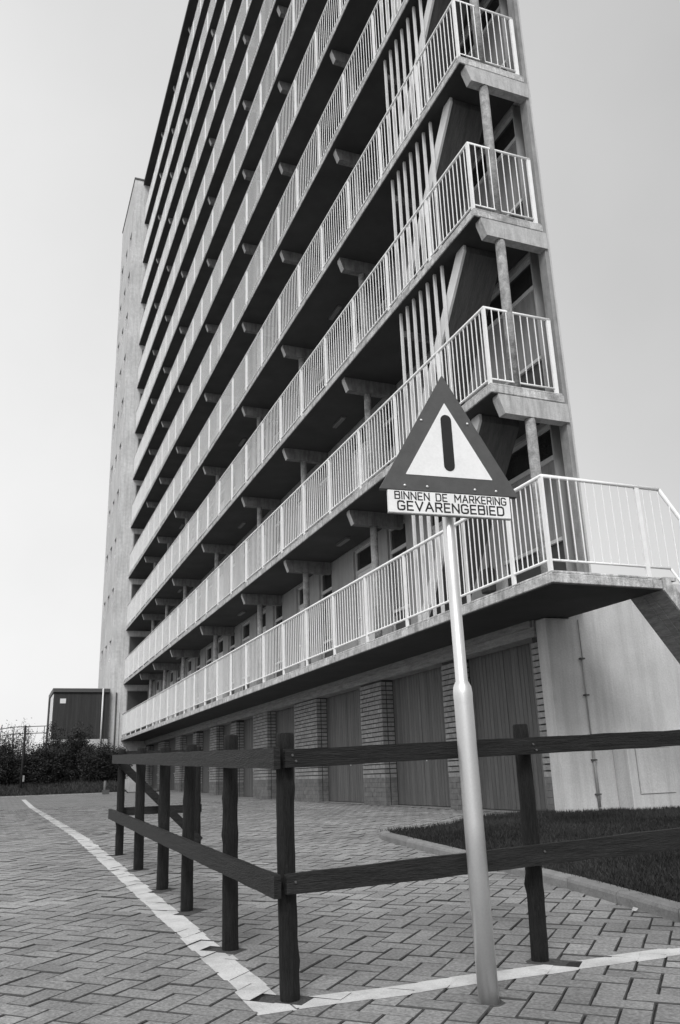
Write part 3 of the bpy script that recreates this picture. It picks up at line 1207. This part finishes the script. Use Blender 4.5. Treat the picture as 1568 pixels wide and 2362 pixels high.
def splate(name, poly, d0, d1, m, parent):
    b = MB()
    n = len(poly)
    F = [sp(s, t, d1) for s, t in poly]
    K = [sp(s, t, d0) for s, t in poly]
    b.face(F)
    b.face(list(reversed(K)))
    for k in range(n):
        b.face([K[k], K[(k + 1) % n], F[(k + 1) % n], F[k]])
    return put(name, b.mesh(name, m), parent, (SX, SY, SZ), RY)


def rtri(a, h, r, n=5, base=0.0):
    """triangle with slightly rounded corners, counter-clockwise"""
    C = [(-a, base), (a, base), (0, h)]
    o = []
    for i in range(3):
        p, q, s = Vector(C[i - 1]), Vector(C[i]), Vector(C[(i + 1) % 3])
        u, v = (p - q).normalized(), (s - q).normalized()
        for k in range(n + 1):
            t = k / n
            A, B = q + u * r, q + v * r
            P = A * (1 - t) ** 2 + q * 2 * t * (1 - t) + B * t ** 2
            o.append((P.x, P.y))
    return o


tri = splate('triangle_plate', rtri(0.316, 0.547, 0.006), -0.012, 0.0, M_SRED, sign)
splate('folded_rim', [(-0.312, -0.0005), (0.312, -0.0005), (0.300, 0.012), (-0.300, 0.012)], -0.026, -0.0125, M_SRIM, tri)
splate('white_field', rtri(0.199, 0.412, 0.004, base=0.069), 0.0005, 0.0018, M_SWHITE, tri)
cap = []
sw = 0.0247
for k in range(13):
    a = math.pi * k / 12
    cap.append((sw * math.cos(a) + 0.001, 0.3552 - sw + sw * math.sin(a)))
for k in range(13):
    a = math.pi + math.pi * k / 12
    cap.append((sw * math.cos(a) + 0.002, 0.096 + sw + sw * math.sin(a)))
splate('black_bar', cap, 0.0022, 0.0034, M_SBLACK, tri)
rv = MB()
for i, (rr_, zz_) in enumerate(((0.0062, 0), (0.0058, 0.002), (0.0038, 0.0045), (0.0008, 0.0055))):
    pass
rv.tube([(0, 0, 0), (0, -0.002, 0), (0, -0.0045, 0), (0, -0.0055, 0)], [0.0064, 0.006, 0.0040, 0.001], 12)
rvm = rv.mesh('rivet', M_CHROME)
for s, t in ((-0.1126, 0.3215), (0.1026, 0.3231), (-0.2057, 0.0195), (-0.1057, 0.0199), (0.1116, 0.02), (0.2106, 0.0191)):
    P = Vector((SX, SY, SZ)) + RY @ Vector(sp(s, t, 0.0002))
    put('rivet', rvm, tri, P, RY)
tp = splate('text_plate', [(-0.281, -0.098), (0.271, -0.098), (0.271, -0.003), (-0.281, -0.003)], -0.014, -0.002, M_SWHITE, sign)
splate('plate_edge', [(-0.2815, -0.1035), (0.2715, -0.1035), (0.2715, -0.0985), (-0.2815, -0.0985)], -0.016, 0.0, M_FIN, tp)
for zc in (1.83, 2.05, 2.25):
    P = pole_at(zc)
    cl = MB()
    cl.tube([(P[0], P[1], zc - 0.012), (P[0], P[1], zc + 0.012)], 0.027, 16)
    cl.box(P[0] - 0.05, P[0] + 0.05, P[1] - 0.027, P[1] - 0.0245, zc - 0.012, zc + 0.012)
    put('clamp', cl.mesh('clamp', M_SRIM), sign)

# stroke lettering in a drawn sans hand
ST = {
    'B': (0.62, [[(0, 0), (0, 1), (.55, 1), (.60, .92), (.60, .62), (.52, .54), (0, .54)], [(.52, .54), (.62, .44), (.62, .10), (.54, 0), (0, 0)]]),
    'I': (0.0, [[(0, 0), (0, 1)]]),
    'N': (0.66, [[(0, 0), (0, 1), (.66, 0), (.66, 1)]]),
    'E': (0.55, [[(.55, 1), (0, 1), (0, 0), (.55, 0)], [(0, .5), (.48, .5)]]),
    'D': (0.64, [[(0, 0), (0, 1), (.44, 1), (.60, .90), (.64, .74), (.64, .26), (.60, .10), (.44, 0), (0, 0)]]),
    'M': (0.86, [[(0, 0), (0, 1), (.43, .34), (.86, 1), (.86, 0)]]),
    'A': (0.76, [[(0, 0), (.38, 1), (.76, 0)], [(.14, .34), (.62, .34)]]),
    'R': (0.62, [[(0, 0), (0, 1), (.50, 1), (.60, .90), (.60, .56), (.50, .46), (0, .46)], [(.34, .46), (.62, 0)]]),
    'K': (0.62, [[(0, 0), (0, 1)], [(.60, 1), (.04, .44)], [(.20, .60), (.64, 0)]]),
    'G': (0.68, [[(.64, .84), (.54, .98), (.40, 1), (.18, 1), (.04, .92), (0, .76), (0, .24), (.04, .08), (.18, 0), (.48, 0), (.62, .06), (.68, .20), (.68, .46), (.36, .46)]]),
    'V': (0.74, [[(0, 1), (.37, 0), (.74, 1)]]),
}


def lettering(text, s0, s1, t0, t1, sw, name):
    h = t1 - t0
    gap = 0.30
    tot = 0
    adv = []
    for i, c in enumerate(text):
        if c == ' ':
            adv.append(0.42)
        else:
            adv.append(ST[c][0] + gap)
    tot = sum(adv) - gap
    kx = (s1 - s0) / tot
    s = s0
    b = MB()
    for c, ad in zip(text, adv):
        if c != ' ':
            for ln in ST[c][1]:
                P = [Vector((s + x * kx, t0 + y * h)) for x, y in ln]
                for i, (A, B) in enumerate(zip(P, P[1:])):
                    d = (B - A).normalized()
                    n = Vector((-d.y, d.x)) * sw / 2
                    A2, B2 = A - d * sw * 0.45, B + d * sw * 0.45
                    lift = 0.0004 + 0.00012 * (i % 3)
                    q = [A2 - n, B2 - n, B2 + n, A2 + n]
                    F = [sp(v.x, v.y, -0.002 + lift + 0.0004) for v in q]
                    K = [sp(v.x, v.y, -0.0021) for v in q]
                    b.face(F)
                    for k in range(4):
                        b.face([K[k], K[(k + 1) % 4], F[(k + 1) % 4], F[k]])
        s += ad * kx
    return put(name, b.mesh(name, M_SBLACK), tp, (SX, SY, SZ), RY)


T1A, T1B = -0.0395, -0.0090
lettering('BINNEN', -0.2507, -0.0995, T1A, T1B, 0.0050, 'lettering')
lettering('DE', -0.0680, -0.0200, T1A, T1B, 0.0050, 'lettering')
lettering('MARKERING', 0.0170, 0.2530, T1A, T1B, 0.0050, 'lettering')
lettering('GEVARENGEBIED', -0.2400, 0.2380, -0.0865, -0.0500, 0.0066, 'lettering')

# ------------------------------------------------------------------ far verge, shrubs, shed, railing
vb = MB()
VX = [-60, -20, -8, -3, 0, 3, 5.07]
VY = [36.2, 37.2, 38.6, 40.5, 43, 60]
VZ = [0.44, 0.55, 0.72, 0.95, 1.15, 1.35]
for i in range(len(VX) - 1):
    for j in range(len(VY) - 1):
        vb.face([(VX[i], VY[j], VZ[j]), (VX[i + 1], VY[j], VZ[j]), (VX[i + 1], VY[j + 1], VZ[j + 1]), (VX[i], VY[j + 1], VZ[j + 1])])
vb.face([(-60, 36.2, 0.2), (5.07, 36.2, 0.2), (5.07, 36.2, 0.44), (-60, 36.2, 0.44)])
verge = put('verge', vb.mesh('verge', M_VERGE))
verge['kind'] = 'structure'
kf = MB()
kfar = put('kerb', MB().box(-40, 5.0, 36.05, 36.19, 0.2, 0.45).mesh('kerb', M_LINTEL))
kfar['kind'] = 'structure'


def vz(y):
    for a, c, p, q in zip(VY, VY[1:], VZ, VZ[1:]):
        if y <= c:
            return p + (q - p) * (y - a) / (c - a)
    return VZ[-1]


vg = MB()
vt = []
rv_ = random.Random(77)
for _ in range(16000):
    x, y = rv_.uniform(-2.5, 5.0), 36.25 + 4.0 * rv_.random() ** 1.4
    z = vz(y) - 0.02
    h = rv_.uniform(0.05, 0.16)
    a = rv_.uniform(0, 6.28)
    w = rv_.uniform(0.01, 0.02)
    dx, dy = math.cos(a) * w, math.sin(a) * w
    i = len(vg.v)
    vg.v += [(x - dx, y - dy, z), (x + dx, y + dy, z), (x + rv_.gauss(0, .05), y + rv_.gauss(0, .05), z + h)]
    vg.f.append((i, i + 1, i + 2))
    vg.sm.append(False)
    vt.append(rv_.uniform(-.4, 1.6))
tag(put('verge_grass', vg.mesh('verge_grass', M_GRASS, vt)), 'rough grass on the far verge below the bushes', 'grass', kind='stuff')


def shrub(x, y, w, h, seed, label, leafy=1.0, tall=0):
    rr = random.Random(seed)
    z = vz(y) - 0.05
    t = thing('shrub', label, 'shrub', (x, y, z), 'dark shrubs on the far verge')
    tw = MB()
    lf = MB()
    lt = []

    def leafcluster(p, n, spread):
        for _ in range(n):
            c = Vector(p) + Vector((rr.gauss(0, spread), rr.gauss(0, spread), rr.gauss(0, spread)))
            s = rr.uniform(0.018, 0.05)
            u = Vector((rr.gauss(0, 1), rr.gauss(0, 1), rr.gauss(0, 1))).normalized()
            v = u.orthogonal().normalized()
            i = len(lf.v)
            lf.v += [tuple(c - u * s), tuple(c + v * s * .6), tuple(c + u * s), tuple(c - v * s * .6)]
            lf.f.append((i, i + 1, i + 2, i + 3))
            lf.sm.append(False)
            lt.append(rr.uniform(-0.5, 0.9))
    n = int(26 * w)
    for s in range(n):
        a = rr.uniform(0, 6.28)
        d0 = rr.random() ** 0.6 * w / 2 * 0.55
        p0 = Vector((x + math.cos(a) * d0, y + math.sin(a) * d0 * 0.7, z))
        hh = h * rr.uniform(0.62, 1.06) * (1 - 0.35 * (d0 / (w / 2)))
        out_ = rr.uniform(0.2, 0.5) * w / 2
        p3 = p0 + Vector((math.cos(a) * out_, math.sin(a) * out_ * .7, hh))
        mid = p0.lerp(p3, 0.55) + Vector((rr.gauss(0, .06), rr.gauss(0, .06), 0.08 * hh))
        tw.tube([p0, mid, p3], [0.014, 0.009, 0.004], 3, cap=False, smooth=False)
        for q in range(11):
            t_ = rr.uniform(0.12, 1)
            base = p0.lerp(mid, t_ / .55) if t_ < .55 else mid.lerp(p3, (t_ - .55) / .45)
            d = Vector((rr.gauss(0, 1), rr.gauss(0, .8), rr.uniform(0.2, 1.2))).normalized() * rr.uniform(0.12, 0.34)
            e = base + d
            tw.tube([base, base.lerp(e, .5) + Vector((0, 0, .02)), e], [0.006, 0.004, 0.002], 3, cap=False, smooth=False)
            if leafy:
                k = int(rr.uniform(9, 20) * leafy * (1.15 - 0.55 * t_))
                leafcluster(e, k // 2, 0.08)
                leafcluster(base.lerp(e, .5), k, 0.09)
    put('branches', tw.mesh('branches', M_TWIG), t)
    put('foliage', lf.mesh('foliage', M_LEAF, lt), t)
    return t


shrub(-0.45, 39.6, 2.6, 2.05, 1, 'bushy dark shrub at the left edge of the picture, beside the dark post', 1.5)
shrub(0.9, 40.4, 2.0, 2.85, 2, 'bare-topped twiggy shrub behind the dark post, left of the shed', 0.28)
shrub(0.95, 40.0, 1.9, 1.35, 8, 'low thick shrub round the foot of the twiggy shrub, left of the shed', 2.2)
shrub(1.95, 39.8, 1.8, 1.6, 3, 'low dark shrub under the left corner of the shed', 2.2)
shrub(2.9, 40.2, 2.1, 2.55, 4, 'tallest dense dark shrub, in front of the middle of the shed', 2.2)
shrub(4.15, 39.9, 1.7, 1.70, 5, 'dark shrub in front of the shed wall beneath the white rainwater pipe', 2.0)
shrub(5.0, 40.2, 1.4, 1.45, 6, 'rightmost low dark shrub at the foot of the tower', 2.0)

# shed beside the tower
shed = thing('shed', 'dark boarded flat-roofed shed against the foot of the tower', 'shed', (3.7, 44, 1.2))
SX0, SX1, SY0, SY1, SZ0, SZ1 = 2.38, 5.07, 44.0, 47.6, 1.1, 5.18
put('wall', MB().box(SX0, SX1, SY0 + 0.03, SY1, SZ0, SZ1).mesh('wall', M_SHED), shed)
n = 25
bw_ = (SX1 - SX0) / n
bmesh_ = MB().box(0.004, bw_ - 0.004, 0, 0.028, 0, SZ1 - 2.94).mesh('board', M_SHED)
for i in range(n):
    put('board', bmesh_, shed, (SX0 + bw_ * i, SY0, 2.92))
put('plinth', MB().box(SX0 + .02, SX1 - .004, SY0 + 0.002, SY0 + 0.0295, 1.1, 2.91).mesh('plinth', M_PLASTER), shed)
put('roof', MB().box(SX0 - 0.05, SX1 - 0.003, SY0 - 0.10, SY1 + 0.2, SZ1 + 0.002, SZ1 + 0.16).mesh('roof', M_SRIM), shed)
put('roof_edge', MB().box(SX0 - 0.06, SX1 - 0.004, SY0 - 0.11, SY1 + 0.21, SZ1 + 0.162, SZ1 + 0.19).mesh('roof_edge', M_FIN), shed)
put('notice', MB().box(2.69, 2.965, 43.975, 43.995, 4.64, 4.87).mesh('notice', M_WHITE), shed)
put('downpipe', MB().tube([(4.72, 43.86, 5.36), (4.72, 43.95, 2.5)], 0.04, 8).mesh('downpipe', M_WHITE), shed)
put('side_panel', MB().box(SX0 - 0.02, SX0 - 0.002, 44.1, 46.3, 2.4, 5.1).mesh('side_panel', M_WHITE), shed)
put('corner_post', MB().box(SX0 - 0.06, SX0 - 0.001, 46.5, 47.6, 1.1, 5.17).mesh('corner_post', M_SHED), shed)

# pipe railing left of the shed
rail = thing('pipe_railing', 'thin dark pipe railing on the bank left of the shed', 'railing', (0.7, 45, 1.2))
for (za, zb_, zc) in ((3.25, 3.59, 3.63), (2.92, 3.26, 3.30)):
    put('rail', MB().tube([(-1.2, 44.0, za), (0.69, 45, zb_), (2.32, 45, zc)], 0.022, 6).mesh('rail', M_SRIM), rail)
pm_ = MB().tube([(0, 0, 0), (0, 0, 2.42)], 0.022, 6).mesh('post', M_SRIM)
for x in (0.1, 0.69, 2.1):
    put('post', pm_, rail, (x, 45 if x > .5 else 44.7, 1.18))

pst = thing('marker_post', 'tall dark wooden post on the verge in front of the twiggy shrub', 'post', (1.02, 38.3, vz(38.3)))
put('shaft', MB().tube([(1.02, 38.3, 0.6), (1.03, 38.3, 2.2), (1.03, 38.3, 3.22)], [0.055, 0.05, 0.05], 10).mesh('shaft', M_TWIG), pst)
put('tag', MB().box(1.07, 1.14, 38.24, 38.27, 0.98, 1.22).mesh('tag', M_FIN), pst)

bol = thing('bollard', 'small pale bollard by the far kerb, seen between the fence posts', 'bollard', (4.05, 35.3, zg(35.3)))
put('shaft', MB().tube([(4.05, 35.3, 0.3), (4.05, 35.3, 0.85), (4.05, 35.3, 0.9)], [0.055, 0.055, 0.03], 10).mesh('shaft', M_BEAM), bol)
put('base', MB().box(3.97, 4.22, 35.22, 35.38, 0.36, 0.55).mesh('base', M_SRIM), bol)

# scraps lying about
for (x, y, rz, lab, s) in ((3.30, 4.02, 0.5, 'pale scrap of paper on the paving close to the kerb', 0.030), (4.35, 6.2, 1.1, 'small white scrap lying on the lawn behind the right-hand rail', 0.022)):
    b = MB()
    zz = 0.012 if x < 3.4 else 0.075
    b.v = [(-s, -s * .4, 0), (0, -s * .5, s * .35), (s, -s * .3, 0.002), (s * .9, s * .4, 0.003), (0, s * .45, s * .5), (-s, s * .4, 0.002)]
    b.f = [(0, 1, 4, 5), (1, 2, 3, 4)]
    b.sm = [False, False]
    o = put('paper_scrap', b.mesh('paper_scrap', M_ENDBEAM), None, (x, y, zg(y) + zz), Matrix.Rotation(rz, 3, 'Z'))
    tag(o, lab, 'litter')
